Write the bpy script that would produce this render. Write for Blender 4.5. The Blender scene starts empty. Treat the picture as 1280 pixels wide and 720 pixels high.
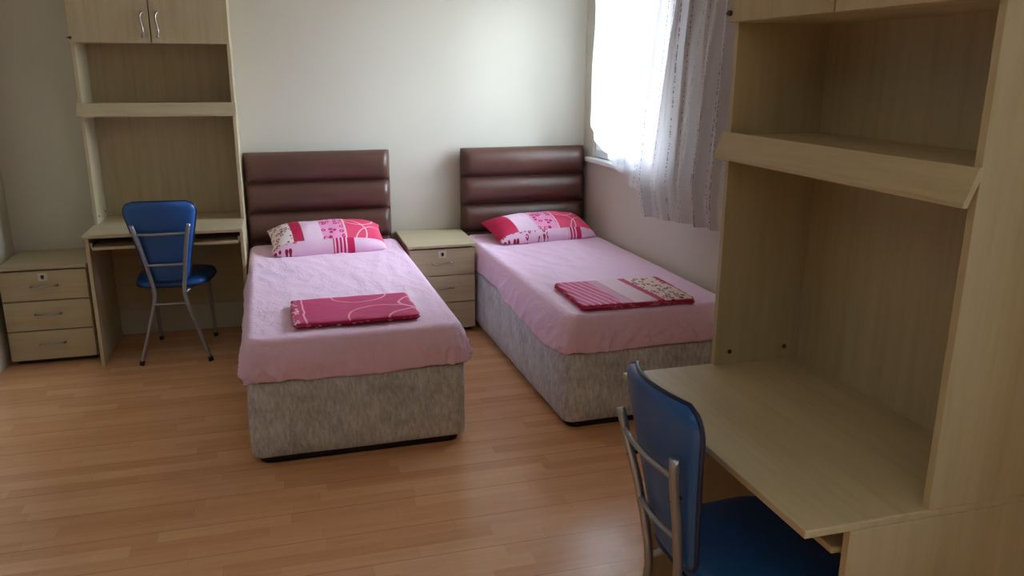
import bpy, bmesh, math, random
from mathutils import Vector, Matrix, noise
random.seed(4)
PI = math.pi
SC = bpy.context.scene
COL = SC.collection

# ------------------------------------------------------------ node helper
class X:
    """tiny expression wrapper over Math nodes"""
    def __init__(s, nt, v): s.nt, s.v = nt, v
    def _op(s, op, *a):
        n = s.nt.nodes.new('ShaderNodeMath'); n.operation = op
        for i, q in enumerate((s,) + a):
            q = q.v if isinstance(q, X) else q
            if isinstance(q, (int, float)): n.inputs[i].default_value = q
            else: s.nt.links.new(q, n.inputs[i])
        return X(s.nt, n.outputs[0])
    def __add__(s, o): return s._op('ADD', o)
    def __radd__(s, o): return s._op('ADD', o)
    def __sub__(s, o): return s._op('SUBTRACT', o)
    def __rsub__(s, o): return X(s.nt, o)._op('SUBTRACT', s)
    def __mul__(s, o): return s._op('MULTIPLY', o)
    def __rmul__(s, o): return s._op('MULTIPLY', o)
    def __truediv__(s, o): return s._op('DIVIDE', o)
    def lt(s, o): return s._op('LESS_THAN', o)
    def gt(s, o): return s._op('GREATER_THAN', o)
    def abs(s): return s._op('ABSOLUTE')
    def fract(s): return s._op('FRACT')
    def floor(s): return s._op('FLOOR')
    def sqrt(s): return s._op('SQRT')
    def sin(s): return s._op('SINE')
    def mx(s, o): return s._op('MAXIMUM', o)
    def mn(s, o): return s._op('MINIMUM', o)

class Mat:
    def __init__(s, name, rough=.5, spec=.5, metallic=0.0):
        s.m = bpy.data.materials.new(name); s.m.use_nodes = True
        s.nt = s.m.node_tree; s.nt.nodes.clear()
        s.out = s.nt.nodes.new('ShaderNodeOutputMaterial')
        s.b = s.nt.nodes.new('ShaderNodeBsdfPrincipled')
        s.b.inputs['Roughness'].default_value = rough
        s.b.inputs['Specular IOR Level'].default_value = spec
        s.b.inputs['Metallic'].default_value = metallic
        s.nt.links.new(s.b.outputs[0], s.out.inputs[0])
    def link(s, a, b): s.nt.links.new(a.v if isinstance(a, X) else a, b)
    def coord(s, kind='Object'):
        t = s.nt.nodes.new('ShaderNodeTexCoord'); p = s.nt.nodes.new('ShaderNodeSeparateXYZ')
        s.nt.links.new(t.outputs[kind], p.inputs[0])
        return X(s.nt, p.outputs[0]), X(s.nt, p.outputs[1]), X(s.nt, p.outputs[2])
    def vec(s, x, y, z=0.0):
        c = s.nt.nodes.new('ShaderNodeCombineXYZ')
        for i, q in enumerate((x, y, z)):
            if isinstance(q, X): s.link(q, c.inputs[i])
            else: c.inputs[i].default_value = q
        return c.outputs[0]
    def noise(s, vec, scale=5, detail=3, rough=.5, dist=0):
        n = s.nt.nodes.new('ShaderNodeTexNoise')
        n.inputs['Scale'].default_value = scale; n.inputs['Detail'].default_value = detail
        n.inputs['Roughness'].default_value = rough; n.inputs['Distortion'].default_value = dist
        if vec is not None: s.link(vec, n.inputs['Vector'])
        return X(s.nt, n.outputs['Fac'])
    def white(s, vec):
        n = s.nt.nodes.new('ShaderNodeTexWhiteNoise'); s.link(vec, n.inputs['Vector'])
        return X(s.nt, n.outputs['Value'])
    def voronoi(s, vec, scale=5, rnd=1.0):
        n = s.nt.nodes.new('ShaderNodeTexVoronoi'); n.inputs['Scale'].default_value = scale
        n.inputs['Randomness'].default_value = rnd
        s.link(vec, n.inputs['Vector']); return X(s.nt, n.outputs['Distance'])
    def ramp(s, f, stops):
        r = s.nt.nodes.new('ShaderNodeValToRGB'); s.link(f, r.inputs[0])
        e = r.color_ramp.elements
        while len(e) < len(stops): e.new(.5)
        for i, (p, c) in enumerate(stops): e[i].position = p; e[i].color = (*c, 1)
        return r.outputs[0]
    def mix(s, f, a, b, mode='MIX'):
        n = s.nt.nodes.new('ShaderNodeMix'); n.data_type = 'RGBA'; n.blend_type = mode
        for q, i in ((f, 0), (a, 6), (b, 7)):
            if isinstance(q, X): s.link(q, n.inputs[i])
            elif isinstance(q, (int, float)): n.inputs[i].default_value = q
            elif isinstance(q, tuple): n.inputs[i].default_value = (*q, 1)
            else: s.nt.links.new(q, n.inputs[i])
        return n.outputs[2]
    def color(s, c):
        if isinstance(c, tuple): s.b.inputs['Base Color'].default_value = (*c, 1)
        else: s.link(c, s.b.inputs['Base Color'])
        return s
    def bump(s, h, strength=.3, dist=.01):
        n = s.nt.nodes.new('ShaderNodeBump'); n.inputs['Strength'].default_value = strength
        n.inputs['Distance'].default_value = dist
        s.link(h, n.inputs['Height']); s.nt.links.new(n.outputs[0], s.b.inputs['Normal'])
        return s

def srgb(r, g, b):
    return tuple(((c/255)/12.92 if c/255 <= .04045 else ((c/255+.055)/1.055)**2.4) for c in (r, g, b))

# ------------------------------------------------------------ materials
def mat_wood(name, axis):
    m = Mat(name, .42, .35)
    x, y, z = m.coord()
    k = [26, 26, 26]; k['xyz'.index(axis)] = 1.3
    g = m.noise(m.vec(x*k[0], y*k[1], z*k[2]), 1.0, 4, .6, .3)
    k2 = [70, 70, 70]; k2['xyz'.index(axis)] = 6
    g2 = m.noise(m.vec(x*k2[0], y*k2[1], z*k2[2]), 1.0, 2, .5)
    c = m.ramp(g*.7+g2*.3, [(.28, srgb(174, 158, 125)), (.5, srgb(185, 171, 139)), (.72, srgb(193, 180, 150))])
    m.color(c); m.bump(g2, .06, .002)
    return m.m
WOODZ, WOODX, WOODY = mat_wood('pale_melamine_upright', 'z'), mat_wood('pale_melamine_across', 'x'), mat_wood('pale_melamine_deep', 'y')

def mat_wall(name, rgb):
    m = Mat(name, .75, .25); x, y, z = m.coord()
    n = m.noise(m.vec(x, y, z), 2.0, 3); n2 = m.noise(m.vec(x, y, z), 120, 2)
    m.color(m.mix(n, tuple(c*.96 for c in srgb(*rgb)), tuple(min(1, c*1.03) for c in srgb(*rgb))))
    m.bump(n2, .08, .003)
    return m.m
WALL = mat_wall('cream_paint', (204, 200, 186))
CEIL = mat_wall('white_paint', (232, 230, 220))

def mat_floor():
    m = Mat('orange_laminate', .33, .5); x, y, z = m.coord()
    row = (y/.068).floor()
    off = m.white(m.vec(row, 3.7))
    u = x/.46+off*3.0
    idx = u.floor(); tone = m.white(m.vec(idx, row, 1.3))
    grain = m.noise(m.vec(x*2.2+row*9.1, y*34, row), 1.0, 5, .6, .6)
    fine = m.noise(m.vec(x*9+row*3, y*160, row), 1.0, 2)
    f = tone*.30+grain*.50+fine*.20
    c = m.ramp(f, [(.2, srgb(208, 150, 104)), (.42, srgb(219, 165, 120)), (.6, srgb(227, 176, 131)), (.8, srgb(235, 188, 146))])
    gy = ((y/.204).fract()-.5).abs().gt(.492)
    gx = ((x/.46+off*3.0).fract()-.5).abs().gt(.4975)
    seam = gy.mx(gx*.35)
    m.color(m.mix(seam*.45, c, srgb(96, 54, 30)))
    m.link(grain*.10+.20, m.b.inputs['Roughness'])
    m.bump(1-seam, .12, .002)
    return m.m
FLOOR = mat_floor()

def mat_leather():
    m = Mat('brown_leatherette', .36, .5); x, y, z = m.coord()
    v = m.voronoi(m.vec(x, y, z), 420); n = m.noise(m.vec(x, y, z), 7, 3)
    m.color(m.mix(n, srgb(78, 50, 42), srgb(96, 64, 54))); m.bump(v, .12, .001)
    return m.m
LEATHER = mat_leather()

def mat_velvet():
    m = Mat('grey_chenille', .85, .15); x, y, z = m.coord()
    n = m.noise(m.vec(x+z*.08, y+z*.08, z*.33), 75, 4, .7)
    n2 = m.noise(m.vec(x, y, z), 9, 3)
    m.color(m.ramp(n*.72+n2*.28, [(.34, srgb(158, 161, 166)), (.5, srgb(194, 197, 203)), (.66, srgb(226, 229, 234))]))
    m.b.inputs['Sheen Weight'].default_value = .25; m.b.inputs['Sheen Roughness'].default_value = .4
    m.bump(n, .35, .004)
    return m.m
VELVET = mat_velvet()

def mat_sheet():
    m = Mat('pink_cotton_sheet', .55, .3); x, y, z = m.coord()
    a = m.noise(m.vec(x*3.2, y*.9, z*2), 3.0, 4, .55, .5)
    cr = (a-.5).abs()
    b = m.noise(m.vec(x+y*.6, y*1.4-x*.3, z), 9, 3, .5, .8)
    m.color(m.mix(b, srgb(238, 200, 231), srgb(245, 212, 240)))
    m.b.inputs['Sheen Weight'].default_value = .2
    q = m.noise(m.vec(x*6+y*3, y*2.6-x*1.5, z*6), 2.0, 3, .5, .2)
    m.bump(cr.mn(.06)*2.0+(q-.5).abs().mn(.05)*3+b*.5, .5, .012)
    return m.m
SHEET = mat_sheet()

CR = srgb(196, 34, 84); CRD = srgb(150, 18, 58); PALE = srgb(238, 205, 222); WHT = srgb(245, 232, 236); MAG = srgb(226, 78, 150)
def rings(m, x, y, scale, a=.20, b=.40, k=1.0):
    v = m.voronoi(m.vec(x, y*k, 0.0), scale, .55)
    wob = m.noise(m.vec(x, y, 0.0), scale*1.1, 2)
    return v.gt(a)*v.lt(b)*wob.gt(.36)
def arc(x, y, cx, cy, r, w):
    return ((((x-cx)*(x-cx)+(y-cy)*(y-cy)).sqrt()-r).abs()).lt(w)

def mat_pillow(name, bands, low):
    """printed cotton: bands across the width, strip along the near side"""
    m = Mat(name, .6, .3); x, y, z = m.coord()
    col = m.mix(0.0, PALE, PALE)
    leop = rings(m, x, y, 36)
    leop2 = rings(m, x+.3, y+.1, 30, .2, .42)
    for (x0, x1, kind) in bands:
        f = (x+y*.06).gt(x0)*(x+y*.06).lt(x1)
        if kind == 'leopard': c = m.mix(leop, WHT, CRD)
        elif kind == 'crimson': c = m.mix(m.noise(m.vec(x, y, z), 12), srgb(205, 45, 90), srgb(186, 28, 74))
        elif kind == 'pale': c = m.mix(m.noise(m.vec(x, y, z), 20), PALE, srgb(226, 196, 222))
        elif kind == 'magenta': c = m.mix(leop2, srgb(240, 160, 205), srgb(200, 26, 104))
        elif kind == 'arcs':
            a = arc(x, y, x0-.02, -.08, .16, .004).mx(arc(x, y, x0+.10, .10, .10, .0035)).mx(arc(x, y, x1-.02, -.22, .24, .0035)).mx((x-x0-.012).abs().lt(.006))
            c = m.mix(a, m.mix(m.noise(m.vec(x, y, z), 8), srgb(214, 44, 88), srgb(224, 84, 122)), srgb(246, 190, 205))
        col = m.mix(f, col, c)
    if low:
        f = y.lt(low[0])
        st = x.gt(low[1])*x.lt(low[2])*((x/.022).fract()).gt(.42)
        st = st.mx(x.gt(low[2]-.03)*x.lt(low[2]))
        c = m.mix(st, m.mix(m.noise(m.vec(x, y, z), 20), srgb(238, 200, 222), srgb(226, 186, 216)), srgb(198, 24, 84))
        lr = rings(m, x, y, 34)*x.lt(low[3]); c = m.mix(lr, c, CRD)
        f2 = f*x.lt(low[4])*x.gt(low[3])
        col = m.mix(f2.mx(f*x.lt(low[3])*low[5]), col, c)
    m.color(col)
    m.bump(m.noise(m.vec(x, y, z), 14, 3, .5, .6), .3, .01)
    return m.m

def mat_fold(name, kind):
    m = Mat(name, .6, .3); x, y, z = m.coord()
    n = m.noise(m.vec(x, y, z), 10)
    crim = m.mix(n, srgb(214, 84, 134), srgb(196, 60, 112))
    if kind == 'arcs':
        wq = m.noise(m.vec(x, y, z), 9, 2)-.5
        x = x+wq*.035; y = y+wq*.03
        a = arc(x, y, .30, .02, .09, .0045).mx(arc(x, y, .12, -.16, .16, .004)).mx(arc(x, y, .04, .20, .13, .004)).mx(arc(x, y, .26, -.22, .13, .0045)).mx((x+.215).abs().lt(.004))
        c = m.mix(a, crim, srgb(246, 176, 200))
        c = m.mix(x.lt(-.235)*rings(m, x, y, 40), c, WHT)
    elif kind == 'spots':
        c = m.mix(m.voronoi(m.vec(x, y*2, z*2), 30, .8).lt(.3), srgb(150, 20, 62), WHT)
    elif kind == 'bands':
        xx = x+y*.10
        c = m.mix(((x+y*.25)/.035).fract().lt(.18), m.mix(n, srgb(214, 88, 140), srgb(202, 64, 120)), srgb(240, 180, 206))
        c = m.mix(xx.gt(-.10)*xx.lt(-.045), c, srgb(214, 150, 184))
        c = m.mix(xx.gt(-.045)*xx.lt(.07), c, srgb(234, 200, 216))
        c = m.mix(xx.gt(.07), c, srgb(198, 50, 100))
        c = m.mix(xx.gt(.105), c, m.mix(rings(m, x, y, 30, .2, .40), srgb(240, 214, 210), srgb(120, 24, 52)))
        c = m.mix(xx.gt(.262), c, srgb(198, 44, 94))
    else:
        c = m.mix(m.noise(m.vec(x, y, z), 25).gt(.56), srgb(192, 34, 86), srgb(226, 120, 160))
    m.color(c)
    m.bump(m.noise(m.vec(x*3, y*9, z), 8, 3, .5, .8), .35, .006)
    return m.m

def mat_plain(name, rgb, rough=.5, metallic=0.0, spec=.5, vary=.06, scale=20):
    m = Mat(name, rough, spec, metallic); x, y, z = m.coord()
    n = m.noise(m.vec(x, y, z), scale, 3); c = srgb(*rgb)
    m.color(m.mix(n, tuple(v*(1-vary) for v in c), tuple(min(1, v*(1+vary)) for v in c)))
    return m.m
STEEL = mat_plain('satin_nickel', (178, 172, 164), .28, 1.0)
TUBE = mat_plain('silver_painted_tube', (158, 158, 162), .38, .75)
BLACK = mat_plain('black_plastic', (24, 22, 22), .5)
DARKGAP = mat_plain('dark_plinth', (34, 26, 20), .7)
PVC = mat_plain('white_window_plastic', (236, 238, 240), .35)
SCREW = mat_plain('dark_screw_cap', (58, 44, 30), .45)
PLATE = mat_plain('pale_lock_plate', (214, 206, 188), .35)
PIPING = mat_plain('navy_piping', (16, 32, 66), .4)

BOUNCE_DARK = mat_plain('dark_bounce_board', (50, 36, 27), .5)  # dark finish for unseen surfaces, absorbs bounce light
def mat_vinyl():
    m = Mat('blue_vinyl', .34, .5); x, y, z = m.coord()
    n = m.noise(m.vec(x, y, z), 6, 3)
    m.color(m.mix(n, srgb(26, 80, 148), srgb(36, 94, 166)))
    m.bump(m.voronoi(m.vec(x, y, z), 300), .08, .001)
    return m.m
VINYL = mat_vinyl()

def mat_curtain(name, opacity, transl, rgb):
    m = Mat(name, .8, .1); u, v, w = m.coord('UV')
    lane = (u/.065).floor(); ph = m.white(m.vec(lane, 2.2))
    near = ((u/.065).fract()-.5+m.noise(m.vec(u*3, v*7, 0.0), 3)*.16-.08).abs().lt(.045)
    dash = m.noise(m.vec(lane*7.7, v*80+ph*30, 0.0), 1.0, 2, .6).gt(.53)
    dots = near*dash
    c = m.mix(dots*.75, srgb(*rgb), srgb(92, 84, 82))
    m.color(c)
    tr = m.nt.nodes.new('ShaderNodeBsdfTranslucent'); m.nt.links.new(c, tr.inputs[0])
    tp = m.nt.nodes.new('ShaderNodeBsdfTransparent')
    a = m.nt.nodes.new('ShaderNodeMixShader'); a.inputs[0].default_value = transl
    m.nt.links.new(m.b.outputs[0], a.inputs[1]); m.nt.links.new(tr.outputs[0], a.inputs[2])
    b = m.nt.nodes.new('ShaderNodeMixShader')
    op = (dots*.3+opacity).mn(1.0); m.link(op, b.inputs[0])
    m.nt.links.new(tp.outputs[0], b.inputs[1]); m.nt.links.new(a.outputs[0], b.inputs[2])
    m.nt.links.new(b.outputs[0], m.out.inputs[0])
    return m.m
SHEER = mat_curtain('sheer_voile', .62, .5, (240, 242, 244))
DRAPE = mat_curtain('printed_curtain', .97, .22, (206, 202, 204))

def mat_glass():
    m = Mat('window_glass', 0.0, .5)
    g = m.nt.nodes.new('ShaderNodeBsdfTransparent'); s = m.nt.nodes.new('ShaderNodeBsdfGlossy')
    s.inputs['Roughness'].default_value = .02
    x, y, z = m.coord(); n = m.noise(m.vec(x, y, z), 1.5)
    fr = m.nt.nodes.new('ShaderNodeFresnel'); fr.inputs[0].default_value = 1.4
    mx = m.nt.nodes.new('ShaderNodeMixShader'); m.link(X(m.nt, fr.outputs[0])*(n*.1+.9), mx.inputs[0])
    m.nt.links.new(g.outputs[0], mx.inputs[1]); m.nt.links.new(s.outputs[0], mx.inputs[2])
    m.nt.links.new(mx.outputs[0], m.out.inputs[0]); return m.m
GLASS = mat_glass()

# ------------------------------------------------------------ mesh helpers
def link(name, bm, mat, parent=None, smooth=False, mods=None, loc=None):
    me = bpy.data.meshes.new(name); bmesh.ops.recalc_face_normals(bm, faces=bm.faces[:])
    bm.to_mesh(me); bm.free()
    if mat: me.materials.append(mat)
    if smooth:
        for p in me.polygons: p.use_smooth = True
    o = bpy.data.objects.new(name, me); COL.objects.link(o)
    if parent: o.parent = parent
    if loc: o.location = loc
    return o
def empty(name, loc=(0, 0, 0), rz=0.0):
    o = bpy.data.objects.new(name, None); COL.objects.link(o)
    o.location = loc; o.rotation_euler = (0, 0, rz); o.empty_display_size = .1
    return o
def tag(o, label, cat, group=None):
    o['label'] = label; o['category'] = cat
    if group: o['group'] = group
    return o
def struct(o): o['kind'] = 'structure'; return o

def box(bm, x0, x1, y0, y1, z0, z1, bev=0.0, seg=2):
    t = bmesh.new()
    vs = [t.verts.new((x, y, z)) for z in (z0, z1) for y in (y0, y1) for x in (x0, x1)]
    for f in ((0, 2, 3, 1), (4, 5, 7, 6), (0, 1, 5, 4), (2, 6, 7, 3), (0, 4, 6, 2), (1, 3, 7, 5)):
        t.faces.new([vs[i] for i in f])
    if bev: bmesh.ops.bevel(t, geom=t.edges[:], offset=bev, segments=seg, affect='EDGES', profile=.5)
    me = bpy.data.meshes.new('tmp'); t.to_mesh(me); t.free(); bm.from_mesh(me); bpy.data.meshes.remove(me)
    return bm
def bx(*a, **k): return box(bmesh.new(), *a, **k)

def tube(bm, pts, r, n=12, cap=True):
    pts = [Vector(p) for p in pts]; rs = r if isinstance(r, (list, tuple)) else [r]*len(pts)
    T = []
    for i in range(len(pts)):
        a = pts[max(0, i-1)]; b = pts[min(len(pts)-1, i+1)]; T.append((b-a).normalized())
    up = Vector((0, 0, 1)) if abs(T[0].z) < .9 else Vector((1, 0, 0))
    N = (up-T[0]*up.dot(T[0])).normalized(); rings_ = []
    for i, p in enumerate(pts):
        N = (N-T[i]*N.dot(T[i])).normalized(); B = T[i].cross(N)
        rings_.append([bm.verts.new(p+(N*math.cos(2*PI*k/n)+B*math.sin(2*PI*k/n))*rs[i]) for k in range(n)])
    for a, b in zip(rings_, rings_[1:]):
        for k in range(n): bm.faces.new((a[k], a[(k+1) % n], b[(k+1) % n], b[k]))
    if cap: bm.faces.new(rings_[0][::-1]); bm.faces.new(rings_[-1])
    return bm
def smoothpath(pts, m=8):
    """Catmull-Rom through the points"""
    P = [Vector(p) for p in pts]; P = [2*P[0]-P[1]]+P+[2*P[-1]-P[-2]]; out = []
    for i in range(1, len(P)-2):
        for k in range(m):
            t = k/m; a, b, c, d = P[i-1:i+3]
            out.append(.5*((2*b)+(c-a)*t+(2*a-5*b+4*c-d)*t*t+(3*b-a-3*c+d)*t**3))
    out.append(P[-2]); return out

# ------------------------------------------------------------ the room
XL, XR, YB, YF, H = -1.085, 2.472, 0.0, -7.6, 2.62
SK = .022                                    # the window wall opens out a touch towards the camera
def wall_x(y): return XR-y*SK
WY0, WY1, WZ0, WZ1 = -.17, -1.48, 1.045, 2.28     # window opening

bm = bmesh.new(); box(bm, XL-.2, XR+.5, YF-.2, YB+.2, -.12, 0); struct(link('floor', bm, FLOOR))
struct(link('ceiling', bx(XL-.2, XR+.5, YF-.2, YB+.2, H, H+.12), CEIL))
struct(link('wall_back', bx(XL-.2, XR+.3, YB, YB+.2, 0, H), WALL))
struct(link('wall_left', bx(XL-.2, XL, YF, YB, 0, H), WALL))
struct(link('wall_front', bx(XL-.2, XR+.4, YF-.2, YF, 0, H), BOUNCE_DARK))  # unseen wall, made dark to keep bounce light off the near desk
bm = bmesh.new(); T = .22
for (a, b, c, d) in ((-3.30, WY1, 0, H), (WY0, YB, 0, H), (WY1, WY0, 0, WZ0), (WY1, WY0, WZ1, H)):
    box(bm, 0, T, a, b, c, d)
for v in bm.verts: v.co.x += wall_x(v.co.y)
struct(link('wall_right', bm, WALL))
# the window wall steps inwards behind the near desk; further on it holds the unseen second window
PX = 1.985; FY0, FY1, FZ0, FZ1 = -6.5, -4.6, .80, 2.40
bm = bmesh.new()
for (a, b, c, d) in ((YF, FY0, 0, H), (FY1, -3.36, 0, H), (FY0, FY1, 0, FZ0), (FY0, FY1, FZ1, H)): box(bm, PX, PX+.2, a, b, c, d)
box(bm, PX, XR+.30, -3.36, -3.16, 0, H)
struct(link('wall_right_step', bm, WALL))

# unseen closet-like doors added beside the photographer to cut bounce onto the near desk
blocker = struct(empty('bounce_blocker', (XL, 0, 0)))
for k in range(4):
    y1 = -2.3-k*1.25
    d = struct(link('blocker_panel', bx(.002, .045, y1-1.24, y1, .02, 2.45, .004), BOUNCE_DARK, blocker))
    bm = bmesh.new(); tube(bm, [(.045, y1-.08, 1.0), (.07, y1-.08, 1.01), (.07, y1-.08, 1.13), (.045, y1-.08, 1.14)], .006, 10)
    struct(link('blocker_handle', bm, STEEL, d, True))
# window: frame, two sashes, glass, handle, sill
win = struct(empty('window_1', (wall_x(WY0), 0, 0)))
def frame_box(bm, y0, y1, z0, z1, w, x0, x1, bev=.006):
    box(bm, x0, x1, y0, y1, z0, z0+w, bev); box(bm, x0, x1, y0, y1, z1-w, z1, bev)
    box(bm, x0, x1, y0, y0+w, z0, z1, bev); box(bm, x0, x1, y1-w, y1, z0, z1, bev)
bm = bmesh.new(); frame_box(bm, WY1+.001, WY0-.001, WZ0, WZ1, .05, .012, .08)
for v in bm.verts: v.co.x += -v.co.y*SK
struct(link('window_frame', bm, PVC, win))
mid = (WY0+WY1)/2
for (a, b) in ((mid, WY0-.045), (WY1+.045, mid)):
    bm = bmesh.new(); frame_box(bm, a, b, WZ0+.045, WZ1-.045, .055, -.003, .055)
    for v in bm.verts: v.co.x += -v.co.y*SK
    struct(link('window_sash', bm, PVC, win))
    bm = bx(.024, .03, a+.05, b-.05, WZ0+.095, WZ1-.095)
    for v in bm.verts: v.co.x += -v.co.y*SK
    struct(link('window_glass', bm, GLASS, win))
bm = bmesh.new(); box(bm, -.05, .02, WY1-.03, WY0+.03, WZ0-.03, WZ0, .006)
for v in bm.verts: v.co.x += -v.co.y*SK
struct(link('window_sill', bm, PVC, win))
bm = bmesh.new(); tube(bm, smoothpath([(-.003, WY0-.075, 1.42), (-.03, WY0-.075, 1.43), (-.04, WY0-.077, 1.38), (-.035, WY0-.08, 1.31)]), .008)
struct(link('window_handle', bm, PVC, win, True))

win2 = struct(empty('window_2_unseen', (PX, 0, 0)))  # out-of-view window added as second light source for floor and bed ends
bm = bmesh.new()
for (a, b, c, d) in ((FY0, FY1, FZ0, FZ0+.06), (FY0, FY1, FZ1-.06, FZ1), (FY0, FY0+.06, FZ0, FZ1), (FY1-.06, FY1, FZ0, FZ1), ((FY0+FY1)/2-.04, (FY0+FY1)/2+.04, FZ0, FZ1)):
    box(bm, .02, .08, a, b, c, d, .005)
struct(link('window_frame', bm, PVC, win2))
struct(link('window_glass', bx(.045, .05, FY0+.05, FY1-.05, FZ0+.05, FZ1-.05), GLASS, win2))

# ------------------------------------------------------------ curtains
def lerp_tab(tab, x):
    if x <= tab[0][0]: return tab[0][1]
    for (a, va), (b, vb) in zip(tab, tab[1:]):
        if x <= b:
            t = (x-a)/(b-a); t = t*t*(3-2*t)*.5+t*.5; return va+(vb-va)*t
    return tab[-1][1]
def cloth(name, nu, nv, f, mat, parent=None):
    bm = bmesh.new(); uvl = bm.loops.layers.uv.new('UVMap'); g = []; U = {}
    for j in range(nv+1):
        row = []
        for i in range(nu+1):
            co, uv = f(i/nu, j/nv); v = bm.verts.new(co); U[v] = uv; row.append(v)
        g.append(row)
    for j in range(nv):
        for i in range(nu):
            fc = bm.faces.new((g[j][i], g[j][i+1], g[j+1][i+1], g[j+1][i]))
            for l in fc.loops: l[uvl].uv = U[l.vert]
    return link(name, bm, mat, parent, True)
TOPZ = 2.44
hem1 = [(0, 1.36), (.03, 1.25), (.10, 1.19), (.2, 1.13), (.33, 1.08), (.48, 1.01), (.66, .955), (.8, .925), (1.0, .84)]
def sheer(u, t):
    z = TOPZ+(lerp_tab(hem1, u)-TOPZ)*t
    w = 1.12 - .0*t
    y = -.225-w*u-.02*math.sin(t*3)*u
    x = 2.415+.014*math.sin(u*26+1.5*math.sin(t*2.5))*(1-.3*t)+.006*math.sin(u*61+t*3)+.012*noise.noise(Vector((u*4, t*3, 0)))
    return (x, y, z), (u*1.5, z)
tag(cloth('sheer_curtain', 150, 90, sheer, SHEER), 'thin white curtain glowing over the bright window, its hem swept down diagonally', 'curtain')
hem2 = [(0, .842), (.25, .862), (.5, .888), (.7, .905), (1, .905)]
def drape(u, t):
    z = TOPZ+(lerp_tab(hem2, u)-TOPZ)*t
    y0 = -1.40+.30*min(1, (TOPZ-z)/(TOPZ-.95))          # leading edge slants
    if z < 1.05: y0 = -1.12-.12*((1.05-z)/.21)
    y1 = -2.42
    y = y0+(y1-y0)*u
    A = .030-.008*t
    x = 2.345+A*math.sin(u*2*PI*7+.9*noise.noise(Vector((u*3, t*1.2, 4)))*2)+.010*math.sin(u*2*PI*17+t*2)+.01*noise.noise(Vector((u*9, t*3, 2)))
    return (x, y, z), (u*2.1+.03, z)
tag(cloth('pleated_curtain', 260, 80, drape, DRAPE), 'grey-white pleated curtain with dotted vertical sprigs, hanging beside the near shelf unit', 'curtain')
rail = empty('curtain_rail', (2.38, -1.3, 2.46)); tag(rail, 'white curtain rail above the window', 'curtain rail')
link('rail', bx(-.02, .02, -1.2, 1.15, -.012, .012, .004), PVC, rail)
for yy in (-1.1, .0, 1.05): link('bracket', bx(.015, .10-yy*.0+.03, yy-.012, yy+.012, -.01, .03, .003), PVC, rail)

# ------------------------------------------------------------ furniture: handles, cabinets, desks
def pull(parent, p0, p1, out, name='handle'):
    """slightly bowed bar handle between two posts"""
    p0, p1, out = Vector(p0), Vector(p1), Vector(out); d = p1-p0
    bm = bmesh.new()
    side = d.cross(out).normalized()*.006
    tube(bm, smoothpath([p0, p0+out*.75+d*.03, p0+out*1.0+d*.2+side, p0+out*1.05+d*.5, p0+out*1.0+d*.8-side, p1+out*.75-d*.03, p1], 6), [.0052]*37, 10)
    for p in (p0, p1): tube(bm, [p, p+out*.12], .0075, 12)
    return link(name, bm, STEEL, parent, True)

def drawer_cabinet(loc, W, D, Ht, label, rz=0.0, oh=.004):
    """origin: back left floor corner, front faces -y"""
    r = empty('drawer_cabinet', loc, rz)
    tag(r, label, 'drawer cabinet', 'three-drawer bedside cabinets')
    z0 = .03
    bm = bmesh.new()
    box(bm, 0, .016, -D+.02, 0, z0, Ht-.018, .001); box(bm, W-.016, W, -D+.02, 0, z0, Ht-.018, .001)
    box(bm, .016, W-.016, -.008, 0, z0, Ht-.018); box(bm, .016, W-.016, -D+.025, -.008, z0, z0+.016)
    link('carcass', bm, WOODZ, r)
    link('top', bx(-oh, W+oh, -D-.012, 0, Ht-.018, Ht, .004, seg=3), WOODX, r)
    link('plinth', bx(.02, W-.02, -D+.05, -.02, 0, z0+.002), DARKGAP, r)
    hh = (Ht-.018-z0-.006)/3
    for k in range(3):
        a = z0+k*hh+.003; b = a+hh-.006
        d = link('drawer', bx(.003, W-.003, -D, -D+.018, a, b, .002), WOODX, r)
        bm = bmesh.new(); box(bm, .03, W-.03, -D+.018, -.03, a+.01, b-.02)
        link('drawer_box', bm, WOODX, d)
        zc = a+hh*.52-(.012 if k == 2 else 0)
        pull(d, (W/2-.064, -D, zc), (W/2+.064, -D, zc+.004), (0, -.026, 0))
        if k == 2:
            lk = link('lock', bx(W/2-.026, W/2+.022, -D-.0025, -D+.001, b-.056, b-.010, .001), PLATE, d)
            bm = bmesh.new(); tube(bm, [(W/2-.002, -D, b-.031), (W/2-.002, -D-.008, b-.031)], .009, 16)
            tube(bm, [(W/2-.002, -D, b-.039), (W/2-.002, -D-.006, b-.039)], .007, 12)
            link('keyhole', bm, BLACK, lk)
    return r
drawer_cabinet((-1.052, -.004, 0), .436, .455, .566, 'pale wood three-drawer cabinet in the left corner beside the far desk')
drawer_cabinet((1.170, -.004, 0), .408, .505, .574, 'pale wood three-drawer cabinet standing between the two beds', oh=.012)

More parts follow.
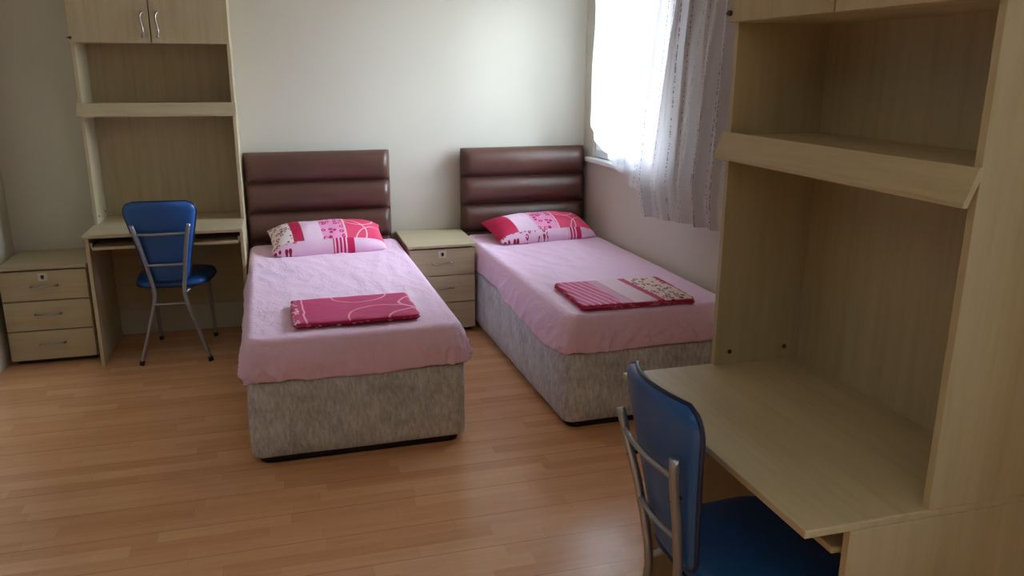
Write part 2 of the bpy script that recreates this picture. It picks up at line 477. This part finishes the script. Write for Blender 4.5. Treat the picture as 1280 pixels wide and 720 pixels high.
def desk_unit(name, loc, rz, W, Dd, Dh, setback, label, holes=True, zl=.006, po=1.0):
    """desk with hutch; origin back-left floor corner seen from the front, front faces local -y"""
    r = empty(name, loc, rz); tag(r, label, 'desk', 'desks with shelf hutches')
    ZT, ZC, ZTOP, t = .751, 1.738, 2.20, .018
    dp = Dd-setback
    for x0 in (0, W-t):
        link('side_panel', bx(x0, x0+t, -dp, -.002, 0, ZT-t, .001), WOODZ, r)
    link('desktop', bx(-.004 if setback < .1 else 0, W, -Dd, -.002, ZT-t, ZT, .003, seg=3), WOODX if abs(rz) < .1 else WOODX, r)
    link('modesty_panel', bx(t, W-t, -.024, -.008, .17, ZT-t), WOODX, r)
    tr = link('keyboard_tray', bx(t+.014, W-t-.014, -dp-.012, -.12, .664, .680, .003), WOODX, r)
    for x0 in (t, W-t-.014): link('runner', bx(x0, x0+.0135, -dp+.02, -.12, .668, .700, .001), STEEL, tr)

    # hutch
    for x0 in (0, W-t):
        s = link('hutch_side', bx(x0, x0+t, -Dh, -.002, ZT, ZTOP, .001), WOODZ, r)
        if holes:
            for yy in (-Dh+.05, -.06):
                bm = bmesh.new()
                xx = x0+t if x0 == 0 else x0
                sg = 1 if x0 == 0 else -1
                tube(bm, [(xx, yy, ZT+.04), (xx+sg*.0025, yy, ZT+.04)], .007, 12)
                link('screw_cap', bm, SCREW, s)
    link('hutch_back', bx(t, W-t, -.012, -.002, ZT, ZTOP, .0), WOODZ, r)
    sh = link('shelf', bx(t, W-t, -Dh+.001, -.012, 1.392+zl, 1.410+zl, .001), WOODX, r)
    # moulded lip on the shelf front
    prof = [(-Dh+.0, 1.416), (-Dh-.012, 1.416), (-Dh-.016, 1.406), (-Dh-.036, 1.362), (-Dh-.043, 1.352), (-Dh-.041, 1.343), (-Dh-.030, 1.343), (-Dh-.004, 1.392), (-Dh, 1.392)]
    bm = bmesh.new(); ends = []
    for xx in (-.010, W+.004): ends.append([bm.verts.new((xx, -Dh+(y+Dh)*po, z+zl)) for y, z in prof])
    n = len(prof)
    for k in range(n): bm.faces.new((ends[0][k], ends[0][(k+1) % n], ends[1][(k+1) % n], ends[1][k]))
    bm.faces.new(ends[0][::-1]); bm.faces.new(ends[1])
    link('shelf_lip', bm, WOODX, sh)
    link('cupboard_floor', bx(t, W-t, -Dh+.001, -.012, ZC, ZC+t), WOODX, r)
    link('cupboard_top', bx(0, W, -Dh, -.002, ZTOP, ZTOP+t, .001), WOODX, r)
    hw = W/2
    for k, (a, b) in enumerate(((.001, hw-.003), (hw+.003, W-.001))):
        d = link('cupboard_door', bx(a, b, -Dh-.019, -Dh-.001, ZC+.001, ZTOP, .0015), WOODZ, r)
        hx = b-.035 if k == 0 else a+.035
        pull(d, (hx-.003, -Dh-.019, ZC+.035), (hx+.003, -Dh-.019, ZC+.160), (0, -.026, 0))
    bm = bmesh.new(); tube(bm, [(.006, -Dh-.019, ZC+.024), (.006, -Dh-.027, ZC+.024)], .0075, 14)
    tube(bm, [(.006, -Dh-.019, ZC+.024), (-.012, -Dh-.022, ZC+.024)], .003, 8)
    link('hinge_cap', bm, SCREW, r)
    return r
desk_unit('desk_with_hutch', (-.578, -.002, 0), 0.0, .806, .618, .292, .04,
          'pale wood desk with tall shelf hutch against the back wall, left of the beds')
desk_unit('desk_with_hutch', (1.967, -3.213, 0), -PI/2, .880, .590, .300, .105,
          'pale wood desk with tall shelf hutch in the near right foreground', zl=.030, po=.8)

# ------------------------------------------------------------ chairs
def pad(wfun, y0, y1, zfun, th, n=40, m=28, bulge=.012):
    """upholstered pad: width as a function of t along y"""
    bm = bmesh.new(); layers = []
    prof = [(-.5, .94), (-.42, .985), (-.2, 1.0), (.2, 1.0), (.42, .985), (.5, .94)]
    return bm
def make_chair():
    r = empty('desk_chair')
    # seat: outline rounded, crowned top
    N = 64
    def outline(s):
        pts = []
        for k in range(N):
            a = 2*PI*k/N; c, sn = math.cos(a), math.sin(a); e = .50
            x = math.copysign(abs(c)**e, c); y = math.copysign(abs(sn)**e, sn)
            w = .186+.034*(y+1)/2
            pts.append((x*w*s, y*.202*s))
        return pts
    bm = bmesh.new(); loops = []
    for s, z in ((.90, .425), (.97, .428), (1.0, .438), (1.0, .452), (.98, .462), (.93, .468), (.8, .473), (.5, .477), (.2, .478)):
        loops.append([bm.verts.new((x, y, z)) for x, y in outline(s)])
    for a, b in zip(loops, loops[1:]):
        for k in range(N): bm.faces.new((a[k], a[(k+1) % N], b[(k+1) % N], b[k]))
    bm.faces.new(loops[0][::-1]); bm.faces.new(loops[-1])
    seat = link('seat', bm, VINYL, r, True)
    bm = bmesh.new(); ring = [(x, y, .437) for x, y in outline(1.005)]
    tube(bm, ring+[ring[0]], .0045, 8, False); link('seat_piping', bm, PIPING, seat, True)
    # backrest: tapering shield, bent round the sitter, leaning back
    def wid(t):  # t 0 bottom 1 top, half width
        h = .106+.090*t**1.15
        if t > .84: h -= .062*(1-math.sqrt(max(0, 1-((t-.84)/.16)**2)))
        if t < .10: h -= .035*(1-math.sqrt(max(0, 1-((.10-t)/.10)**2)))
        return h
    def bp(u, t, off):
        z = .468+.452*t+.006*(1-u*u)*(t**4); hw = wid(t)
        y = -.214-.082*t+(.012+.020*t)*u*u-off
        return (u*hw, y, z)
    bm = bmesh.new(); NU, NT = 28, 40; G = {}
    for side in (0, 1):
        for j in range(NT+1):
            for i in range(NU+1):
                u = -1+2*i/NU; t = j/NT
                edge = min(1, min(1-abs(u), t*1.6, (1-t)*1.6)*9)
                th = .005+.010*math.sqrt(max(0, edge))
                G[side, i, j] = bm.verts.new(bp(u, t, th if side else -th))
    for j in range(NT):
        for i in range(NU):
            bm.faces.new([G[0, a, b] for a, b in ((i, j), (i+1, j), (i+1, j+1), (i, j+1))])
            bm.faces.new([G[1, a, b] for a, b in ((i, j+1), (i+1, j+1), (i+1, j), (i, j))])
    rim = [(i, 0) for i in range(NU)]+[(NU, j) for j in range(NT)]+[(i, NT) for i in range(NU, 0, -1)]+[(0, j) for j in range(NT, 0, -1)]
    for a, b in zip(rim, rim[1:]+rim[:1]): bm.faces.new((G[0, a[0], a[1]], G[1, a[0], a[1]], G[1, b[0], b[1]], G[0, b[0], b[1]]))
    back = link('backrest', bm, VINYL, r, True)
    bm = bmesh.new(); P = [bp(-1+2*i/NU, j/NT, 0) for i, j in rim]
    tube(bm, P+[P[0]], .0062, 8, False); link('backrest_piping', bm, PIPING, back, True)
    # rear legs run up as the back uprights
    for s in (-1, 1):
        pts = smoothpath([(s*.143, -.300, .803), (s*.124, -.285, .72), (s*.106, -.263, .62), (s*.088, -.243, .50), (s*.078, -.236, .43), (s*.082, -.232, .37), (s*.108, -.233, .27), (s*.150, -.238, .12), (s*.182, -.243, .012)], 6)
        bm = bmesh.new(); tube(bm, pts, .0112, 14); leg = link('rear_leg', bm, TUBE, r, True)
        bm = bmesh.new(); d = Vector((s*.30, -.04, -1)).normalized()
        p = Vector((s*.182, -.243, .012)); tube(bm, [p-d*.016, p+d*.009], .0138, 14); link('foot_cap', bm, BLACK, leg, True)
        pts = smoothpath([(s*.148, .105, .424), (s*.152, .135, .408), (s*.154, .150, .37), (s*.156, .185, .18), (s*.158, .214, .012)], 6)
        bm = bmesh.new(); tube(bm, pts, .0105, 14); leg = link('front_leg', bm, TUBE, r, True)
        bm = bmesh.new(); tube(bm, [(s*.158, .212, .026), (s*.158, .2155, .0)], .013, 14); link('foot_cap', bm, BLACK, leg, True)
        bm = bmesh.new(); tube(bm, [(s*.082, -.240, .408), (s*.112, -.10, .416), (s*.150, .118, .416)], .009, 12); link('seat_rail', bm, TUBE, r, True)
        bm = bmesh.new(); tube(bm, [(s*.118, -.289, .69), (s*.117, -.262, .69)], .005, 10); link('back_bolt', bm, BLACK, r, True)
    for (xx, y, z, nm, bw) in ((.132, -.291, .752, 'back_crossbar', .014), (.099, -.254, .575, 'back_crossbar', .012), (.088, -.232, .345, 'stretcher', .0)):
        bm = bmesh.new(); tube(bm, [(-xx+2*xx*k/12, y-bw*(1-(k/6-1)**2), z) for k in range(13)], .0075, 12); link(nm, bm, TUBE, r, True)
    return r
def copy_tree(o, parent=None):
    c = o.copy(); COL.objects.link(c); c.parent = parent
    for ch in [q for q in o.children]: copy_tree(ch, c)
    return c
ch1 = make_chair(); ch1.location = (-.170, -.380, 0); ch1.rotation_euler = (0, 0, math.radians(-3))
tag(ch1, 'blue vinyl chair with silver tube frame pushed up to the far desk', 'chair', 'blue desk chairs')
bpy.context.view_layer.update()
ch2 = copy_tree(ch1); ch2.location = (1.520, -3.70, 0); ch2.rotation_euler = (0, 0, -PI/2+math.radians(0))
ch2['label'] = 'blue vinyl chair at the near desk in the right foreground, seen from behind'

# ------------------------------------------------------------ beds
def rr_outline(w, l, r, n=10, per=.03):
    """rounded rectangle x0..w, y 0..-l, as points with outward normals, starting back left going along the left side"""
    P = []
    def seg(a, b, nrm):
        L = (Vector(b)-Vector(a)).length; k = max(2, int(L/per))
        for i in range(k): P.append((Vector(a).lerp(Vector(b), i/k), Vector(nrm)))
    def cor(c, a0):
        for i in range(n):
            a = a0+PI/2*i/n; nr = Vector((math.cos(a), math.sin(a))); P.append((Vector(c)+nr*r, nr))
    seg((0, -r), (0, -l+r), (-1, 0)); cor((r, -l+r), PI)
    seg((r, -l), (w-r, -l), (0, -1)); cor((w-r, -l+r), 1.5*PI)
    seg((w, -l+r), (w, -r), (1, 0)); cor((w-r, -r), 0)
    seg((w-r, 0), (r, 0), (0, 1)); cor((r, -r), PI/2)
    return P

def make_bed(loc, rz, w, l, label, hbw, hbx, zb=.372):
    r = empty('bed', loc, rz); tag(r, label, 'bed', 'single beds')
    y0 = -.095
    def shell(name, ww, ll, rad, zs, mat, dx=0, dy=0, bul=0.0, nz=lambda p, z: 0.0):
        P = rr_outline(ww, ll, rad); bm = bmesh.new(); loops = []
        for z, ins in zs: loops.append([bm.verts.new((p.x-nr.x*ins+nr.x*nz(p, z)+dx, p.y-nr.y*ins+nr.y*nz(p, z)+dy, z)) for p, nr in P])
        for a, b in zip(loops, loops[1:]):
            for k in range(len(P)): bm.faces.new((a[k], a[(k+1) % len(P)], b[(k+1) % len(P)], b[k]))
        bm.faces.new(loops[0][::-1]); bm.faces.new(loops[-1])
        return link(name, bm, mat, r, True)
    L = l+y0
    shell('base', w, L, .055, [(.036, .02), (.036, .006), (.042, 0)]+[(.042+(zb-.05)*k/8, -.003*math.sin(k/8*PI)) for k in range(1, 9)]+[(zb-.004, .003), (zb, .012), (zb, .03)], VELVET, 0, y0,
          nz=lambda p, z: .003*noise.noise(Vector((p.x*5, p.y*5, z*4))))
    shell('plinth', w-.06, L-.05, .05, [(0, 0), (.037, 0)], BLACK, .03, y0-.025)
    shell('mattress', w-.02, L-.02, .08, [(zb, .01), (zb+.02, 0), (zb+.15, 0), (zb+.164, .012), (zb+.168, .04)], SHEET, .01, y0-.01)
    # headboard: slab with padded horizontal rolls
    hb = link('headboard', bx(hbx, hbx+hbw, -.045, -.006, .0, 1.095, .006, seg=2), LEATHER, r)
    rolls = [(1.112, .925), (.925, .742), (.742, .560), (.560, .378)]
    for zt, zb_ in rolls:
        bm = bmesh.new(); nn = 20; NX = 44; g = []
        for i in range(NX+1):
            s = i/NX; ex = min(s, 1-s)*hbw; q = math.sqrt(max(0.0, 1-(1-min(1, ex/.05))**2))*.75+.25
            row = []
            for k in range(nn+1):
                a = PI*k/nn
                hz = (zt-zb_)/2
                zz = (zt+zb_)/2+hz*math.copysign(abs(math.cos(a))**.95, math.cos(a))*(q*.03+.97)
                yy = -.024-.082*(math.sin(a)**.92)*q+.0015*noise.noise(Vector((s*9, zz*20, 0)))
                row.append(bm.verts.new((hbx+s*hbw, yy, zz)))
            g.append(row)
        for i in range(NX):
            for k in range(nn): bm.faces.new((g[i][k], g[i+1][k], g[i+1][k+1], g[i][k+1]))
            bm.faces.new((g[i][nn], g[i+1][nn], g[i+1][0], g[i][0]))
        bm.faces.new(g[0]); bm.faces.new(g[-1][::-1])
        link('padded_roll', bm, LEATHER, hb, True)
    return r

def bed_sheet(loc, rz, w, l, label, hem, zt=.552, seed=0, out=lambda p, nr, k: 0.0):
    """fitted sheet: crowned top, rolled edge, loose sides down to a wavy hem"""
    y0 = -.097; L = l+y0; P = rr_outline(w, L, .065, 14, .012); M = len(P)
    bm = bmesh.new(); loops = []
    arc_s = [0.0]
    for a, b in zip(P, P[1:]): arc_s.append(arc_s[-1]+(b[0]-a[0]).length)
    cx, cy = w/2, -L/2
    def wr(x, y):
        v = Vector((x*2.2+seed, y*1.3, seed))
        a = noise.noise(v)*.006+abs(noise.noise(Vector((x*9+y*3, y*3.5-x*2, seed+3))))*-.008
        a += noise.noise(Vector((x*16, y*9, seed)))*.0022
        return a
    rings_n = 46
    for j in range(1, rings_n+1):             # top: rings growing from the middle
        s = j/rings_n; row = []
        for k, (p, nr) in enumerate(P):
            q = Vector((cx+(p.x-nr.x*.035-cx)*s, cy+(p.y-nr.y*.035-cy)*s))
            row.append(bm.verts.new((q.x, q.y+y0, zt+wr(q.x, q.y)*(1 if s < .97 else .6))))
        loops.append(row)
    for a_ in (20, 40, 60, 80):                # rounded edge
        a = math.radians(a_); row = []
        for k, (p, nr) in enumerate(P):
            o = .035*math.sin(a)-.035; z = zt-.035*(1-math.cos(a))
            row.append(bm.verts.new((p.x+nr.x*o, p.y+nr.y*o+y0, z+wr(p.x, p.y)*.5)))
        loops.append(row)
    SN = 18
    rg = random.Random(seed); total = arc_s[-1]
    c1 = L; c2 = L+w-.06                       # arc length of the two foot corners
    FD = [(c+rg.uniform(-.10, .10), rg.uniform(-.16, .16), rg.uniform(.008, .017), rg.uniform(.007, .014)) for c in (c1, c1, c1, c1, c2, c2, c2, c2)]
    FD += [(rg.uniform(c1, c2), rg.uniform(-.12, .12), rg.uniform(.005, .012), rg.uniform(.008, .022)) for _ in range(11)]
    FD += [(rg.uniform(.2, c1), rg.uniform(-.25, .25), rg.uniform(.002, .006), rg.uniform(.012, .03)) for _ in range(10)]
    FD += [(rg.uniform(c2, c2+L-.2), rg.uniform(-.2, .2), rg.uniform(.003, .007), rg.uniform(.012, .03)) for _ in range(8)]
    for j in range(1, SN+1):
        t = j/SN; row = []
        for k, (p, nr) in enumerate(P):
            s = arc_s[k]; hz = hem(p.x, p.y+y0, nr)
            z = (zt-.032)+(hz-(zt-.032))*t
            fold = noise.noise(Vector((s*5.0, t*.8+s*1.3, seed)))*.014+(.5-abs(noise.noise(Vector((s*9+t*1.5, t*.9, seed+7)))))**3*.06
            fold += sum(am*math.exp(-((s-s0-sl*(1-t))/wd)**2) for s0, sl, am, wd in FD)
            cr = 0.0
            if abs(nr.x) > .1 and abs(nr.y) > .1: cr = .006*math.sin(k*1.5)*t
            near = 1.0 if (abs(nr.x) < .5 or p.y < -.62) else .25
            o = ((.004+.010*math.sin(t*PI*.9)+fold*min(1, t*1.6)+cr+out(p, nr, t)) + .004*t)*near
            if nr.x > .5 and seed > 4: o *= .3
            row.append(bm.verts.new((p.x+nr.x*o, p.y+nr.y*o+y0, z)))
        loops.append(row)
    last = []                                   # hem turned under
    for k, (p, nr) in enumerate(P):
        v = loops[-1][k].co; last.append(bm.verts.new((v.x-nr.x*.007, v.y-nr.y*.007, v.z+.002)))
    loops.append(last)
    last2 = [bm.verts.new((v.co.x, v.co.y, v.co.z+.02)) for v in last]; loops.append(last2)
    bm.faces.new(loops[0])
    for a, b in zip(loops, loops[1:]):
        for k in range(M): bm.faces.new((a[k], b[k], b[(k+1) % M], a[(k+1) % M]))
    o = link('bed_sheet', bm, SHEET, None, True); o.location = loc; o.rotation_euler = (0, 0, rz)
    tag(o, label, 'bed sheet', 'pink bed sheets')
    return o

B1 = ((.236, -.018, 0), .010); B2 = ((1.594, -.024, 0), .018)
W1, L1, W2, L2 = .918, 2.015, .860, 2.020
make_bed(B1[0], B1[1], W1, L1, 'single bed with brown padded headboard and grey base, between far desk and drawer cabinet', .890, .000)
make_bed(B2[0], B2[1], W2, L2, 'single bed with brown padded headboard and grey base, along the window wall', .862, -.002)
def hem_1(x, y, nr):
    z = .374+.010*noise.noise(Vector((x*4, y*4, 2)))
    if nr.y < -.5: z += .008*(x/W1)-.010*math.exp(-((x-.46)/.14)**2)
    return z
hem2tab = [(0, .30), (.40, .30), (.62, .352), (.80, .372), (1.0, .352), (1.25, .335), (1.6, .340), (1.9, .345), (2.1, .37)]
def hem_2(x, y, nr):
    if nr.x < -.5: return lerp_tab(HT2, -y)
    z = .378+.006*noise.noise(Vector((x*4, y*4, 8)))
    return z
HT2 = [(0, .36), (.35, .365), (.60, .39), (.8, .385), (1.1, .36), (1.5, .348), (1.8, .348), (2.0, .372)]
bed_sheet(B1[0], B1[1], W1-.004, L1, 'pale pink creased sheet on the bed nearest the far desk', hem_1, .553, 1.0)
bed_sheet(B2[0], B2[1], W2-.004, L2, 'pale pink sheet hanging unevenly on the bed by the window wall', hem_2, .553, 5.0,
          out=lambda p, nr, t: (.012*math.sin(p.y*3.4+1)*t if nr.x < -.5 else 0))

# ------------------------------------------------------------ pillows and folded linen
def pillow(loc, rot, W, D, Hh, mat, label, seed):
    bm = bmesh.new(); NU, NV = 90, 60; g = {}
    def pt(u, v, side):
        ex = 1-.05*(1-abs(v)**2)*abs(u)**6-.05*max(0, -v)**4*abs(u)**3; ey = 1-.06*(1-abs(u)**2)*abs(v)**6-.10*abs(u)**5*abs(v)**2
        x = u*W/2*ex; y = v*D/2*ey
        a = max(0, 1-abs(u)**3.2); b = max(0, 1-abs(v)**2.4)
        h = (a**.55)*(b**.6)
        n = noise.noise(Vector((x*7+seed, y*7, side*3)))*.010*h+noise.noise(Vector((x*22, y*15+seed, side)))*.003*h
        rad = abs(u)**5+abs(v)**5
        z = (Hh*h+n) if side else (-Hh*.42*h**.8)
        return (x, y, z)
    for s in (0, 1):
        for i in range(NU+1):
            for j in range(NV+1):
                if s == 1 and (i in (0, NU) or j in (0, NV)): g[s, i, j] = g[0, i, j]; continue
                u = -math.cos(PI*i/NU)*.5+(-1+2*i/NU)*.5; v = -math.cos(PI*j/NV)*.5+(-1+2*j/NV)*.5
                g[s, i, j] = bm.verts.new(pt(u, v, s))
    for i in range(NU):
        for j in range(NV):
            bm.faces.new((g[0, i, j], g[0, i, j+1], g[0, i+1, j+1], g[0, i+1, j]))
            bm.faces.new((g[1, i, j], g[1, i+1, j], g[1, i+1, j+1], g[1, i, j+1]))
    o = link('pillow', bm, mat, None, True); o.location = loc; o.rotation_euler = rot
    return tag(o, label, 'pillow', 'printed pillows')
PM1 = mat_pillow('printed_pillow_cotton_left', [(-.4, -.215, 'leopard'), (-.215, -.155, 'crimson'), (-.155, -.045, 'pale'), (-.045, .085, 'magenta'), (.085, .4, 'arcs')], (-.135, .015, .14, -.19, .5, 1.0))
PM2 = mat_pillow('printed_pillow_cotton_right', [(-.4, -.22, 'crimson'), (-.22, -.08, 'pale'), (-.08, .06, 'magenta'), (.06, .4, 'arcs')], (-.135, .13, .22, -.02, .5, 1.0))
pillow((.700, -.316, .602), (math.radians(14), 0, math.radians(3)), .690, .385, .100, PM1,
       'pink and crimson pillow with a dark-spotted white end, on the left bed', 0)
pillow((2.058, -.318, .600), (math.radians(13), 0, math.radians(8)), .700, .370, .092, PM2,
       'pink and crimson printed pillow on the bed by the window wall', 5)

def slab(W, D, z0, z1, seed, wob=.009, e=.010):
    """soft folded layer with rounded, wavy edges"""
    P = rr_outline(W, D, .015, 5, .012); bm = bmesh.new(); loops = []; h = z1-z0; M = len(P)
    def nz(p, a): return wob*noise.noise(Vector((p.x*11+seed, p.y*11, a)))+wob*.5*noise.noise(Vector((p.x*31+seed, p.y*31, a)))
    cx, cy = W/2, -D/2
    for ins, z in ((.008, 0), (.002, .2), (0, .5), (.002, .8), (.009, 1)):
        loops.append([bm.verts.new((p.x-nr.x*(ins+nz(p, 0)+.002*math.sin(z*9))-cx, p.y-nr.y*(ins+nz(p, 0))-cy, z0+h*z)) for p, nr in P])
    for s in (.93, .8, .6, .4, .2, .06):
        loops.append([bm.verts.new(((p.x-cx)*s, (p.y-cy)*s, z1+.0025*noise.noise(Vector((p.x*s*14+seed, p.y*s*14, 1)))+.001)) for p, nr in P])
    for a, b in zip(loops, loops[1:]):
        for k in range(M): bm.faces.new((a[k], a[(k+1) % M], b[(k+1) % M], b[k]))
    bm.faces.new(loops[0][::-1]); bm.faces.new(loops[-1])
    return bm
fl = empty('folded_duvet_cover', (.722, -1.745, .557), math.radians(1.0))
tag(fl, 'folded crimson bed linen with pale curved lines, on the bed nearest the far desk', 'folded bed linen', 'folded bed linen')
link('under_fold', slab(.520, .370, 0, .009, 1), mat_fold('folded_linen_spots', 'spots'), fl, True)
link('middle_fold', slab(.530, .380, .009, .017, 3, .008), mat_fold('folded_linen_crimson', 'plain'), fl, True)
link('top_fold', slab(.535, .375, .017, .026, 9, .007), mat_fold('folded_linen_arcs', 'arcs'), fl, True)
fl = empty('folded_duvet_cover', (2.005, -1.790, .557), math.radians(-1.0))
tag(fl, 'folded pink linen with crimson edge and spotted band, on the bed by the window wall', 'folded bed linen', 'folded bed linen')
link('under_fold', slab(.555, .430, 0, .009, 11, .008), mat_fold('folded_linen_crimson_under', 'plain'), fl, True)
link('middle_fold', slab(.56, .435, .009, .017, 12, .009), mat_fold('folded_linen_crimson_middle', 'plain'), fl, True)
link('top_fold', slab(.555, .420, .017, .025, 15, .005), mat_fold('folded_linen_bands', 'bands'), fl, True)

# ------------------------------------------------------------ light
w = bpy.data.worlds.new('overcast_sky'); SC.world = w; w.use_nodes = True
bg = w.node_tree.nodes['Background']; bg.inputs[0].default_value = (.77, .88, 1.0, 1); bg.inputs[1].default_value = 18.0
wn = w.node_tree.nodes; tcn = wn.new('ShaderNodeTexCoord'); sp = wn.new('ShaderNodeSeparateXYZ'); rp = wn.new('ShaderNodeValToRGB')
w.node_tree.links.new(tcn.outputs['Generated'], sp.inputs[0])
mr = wn.new('ShaderNodeMapRange'); mr.inputs['From Min'].default_value = -1; w.node_tree.links.new(sp.outputs[2], mr.inputs[0])
w.node_tree.links.new(mr.outputs[0], rp.inputs[0]); w.node_tree.links.new(rp.outputs[0], bg.inputs[0])
rp.color_ramp.elements[0].position = .49; rp.color_ramp.elements[0].color = (.27, .29, .27, 1)      # ground outside
rp.color_ramp.elements[1].position = .53; rp.color_ramp.elements[1].color = (.72, .85, 1.0, 1)      # bright cloudy sky
pl = bpy.data.lights.new('window_portal', 'AREA'); pl.shape = 'RECTANGLE'; pl.size = WY0-WY1; pl.size_y = WZ1-WZ0
pl.cycles.is_portal = True
po = bpy.data.objects.new('window_portal', pl); COL.objects.link(po)
po.location = (wall_x(-.9)+.12, (WY0+WY1)/2, (WZ0+WZ1)/2); po.rotation_euler = (PI/2, 0, PI/2+SK)

pl2 = pl.copy(); pl2.size = FY1-FY0; pl2.size_y = FZ1-FZ0
po2 = bpy.data.objects.new('window_portal', pl2); COL.objects.link(po2)
po2.location = (PX+.12, (FY0+FY1)/2, (FZ0+FZ1)/2); po2.rotation_euler = (PI/2, 0, PI/2)
# ------------------------------------------------------------ camera
yaw, pitch, roll, f = math.radians(16.099), math.radians(15.22), math.radians(.265), 1009.9
F = Vector((math.sin(yaw)*math.cos(pitch), math.cos(yaw)*math.cos(pitch), -math.sin(pitch)))
R = Vector((math.cos(yaw), -math.sin(yaw), 0)); U = R.cross(F)
R2 = R*math.cos(roll)+U*math.sin(roll); U2 = -R*math.sin(roll)+U*math.cos(roll)
cd = bpy.data.cameras.new('camera'); cam = bpy.data.objects.new('camera', cd); COL.objects.link(cam)
M = Matrix((R2, U2, -F)).transposed().to_4x4(); M.translation = Vector((.443, -5.269, 1.616)); cam.matrix_world = M
cd.sensor_width = 36; cd.lens = f*36/1280; cd.clip_start = .05
SC.camera = cam

SC.view_settings.view_transform = 'Standard'; SC.view_settings.look = 'None'
SC.view_settings.gamma = 1; SC.view_settings.use_curve_mapping = False
SC.view_settings.exposure = 1.72
c = SC.cycles; c.use_denoising = True; c.denoiser = 'OPENIMAGEDENOISE'
c.max_bounces = 12; c.diffuse_bounces = 8; c.glossy_bounces = 4; c.transparent_max_bounces = 12
c.sample_clamp_indirect = 6; c.caustics_reflective = False; c.caustics_refractive = False
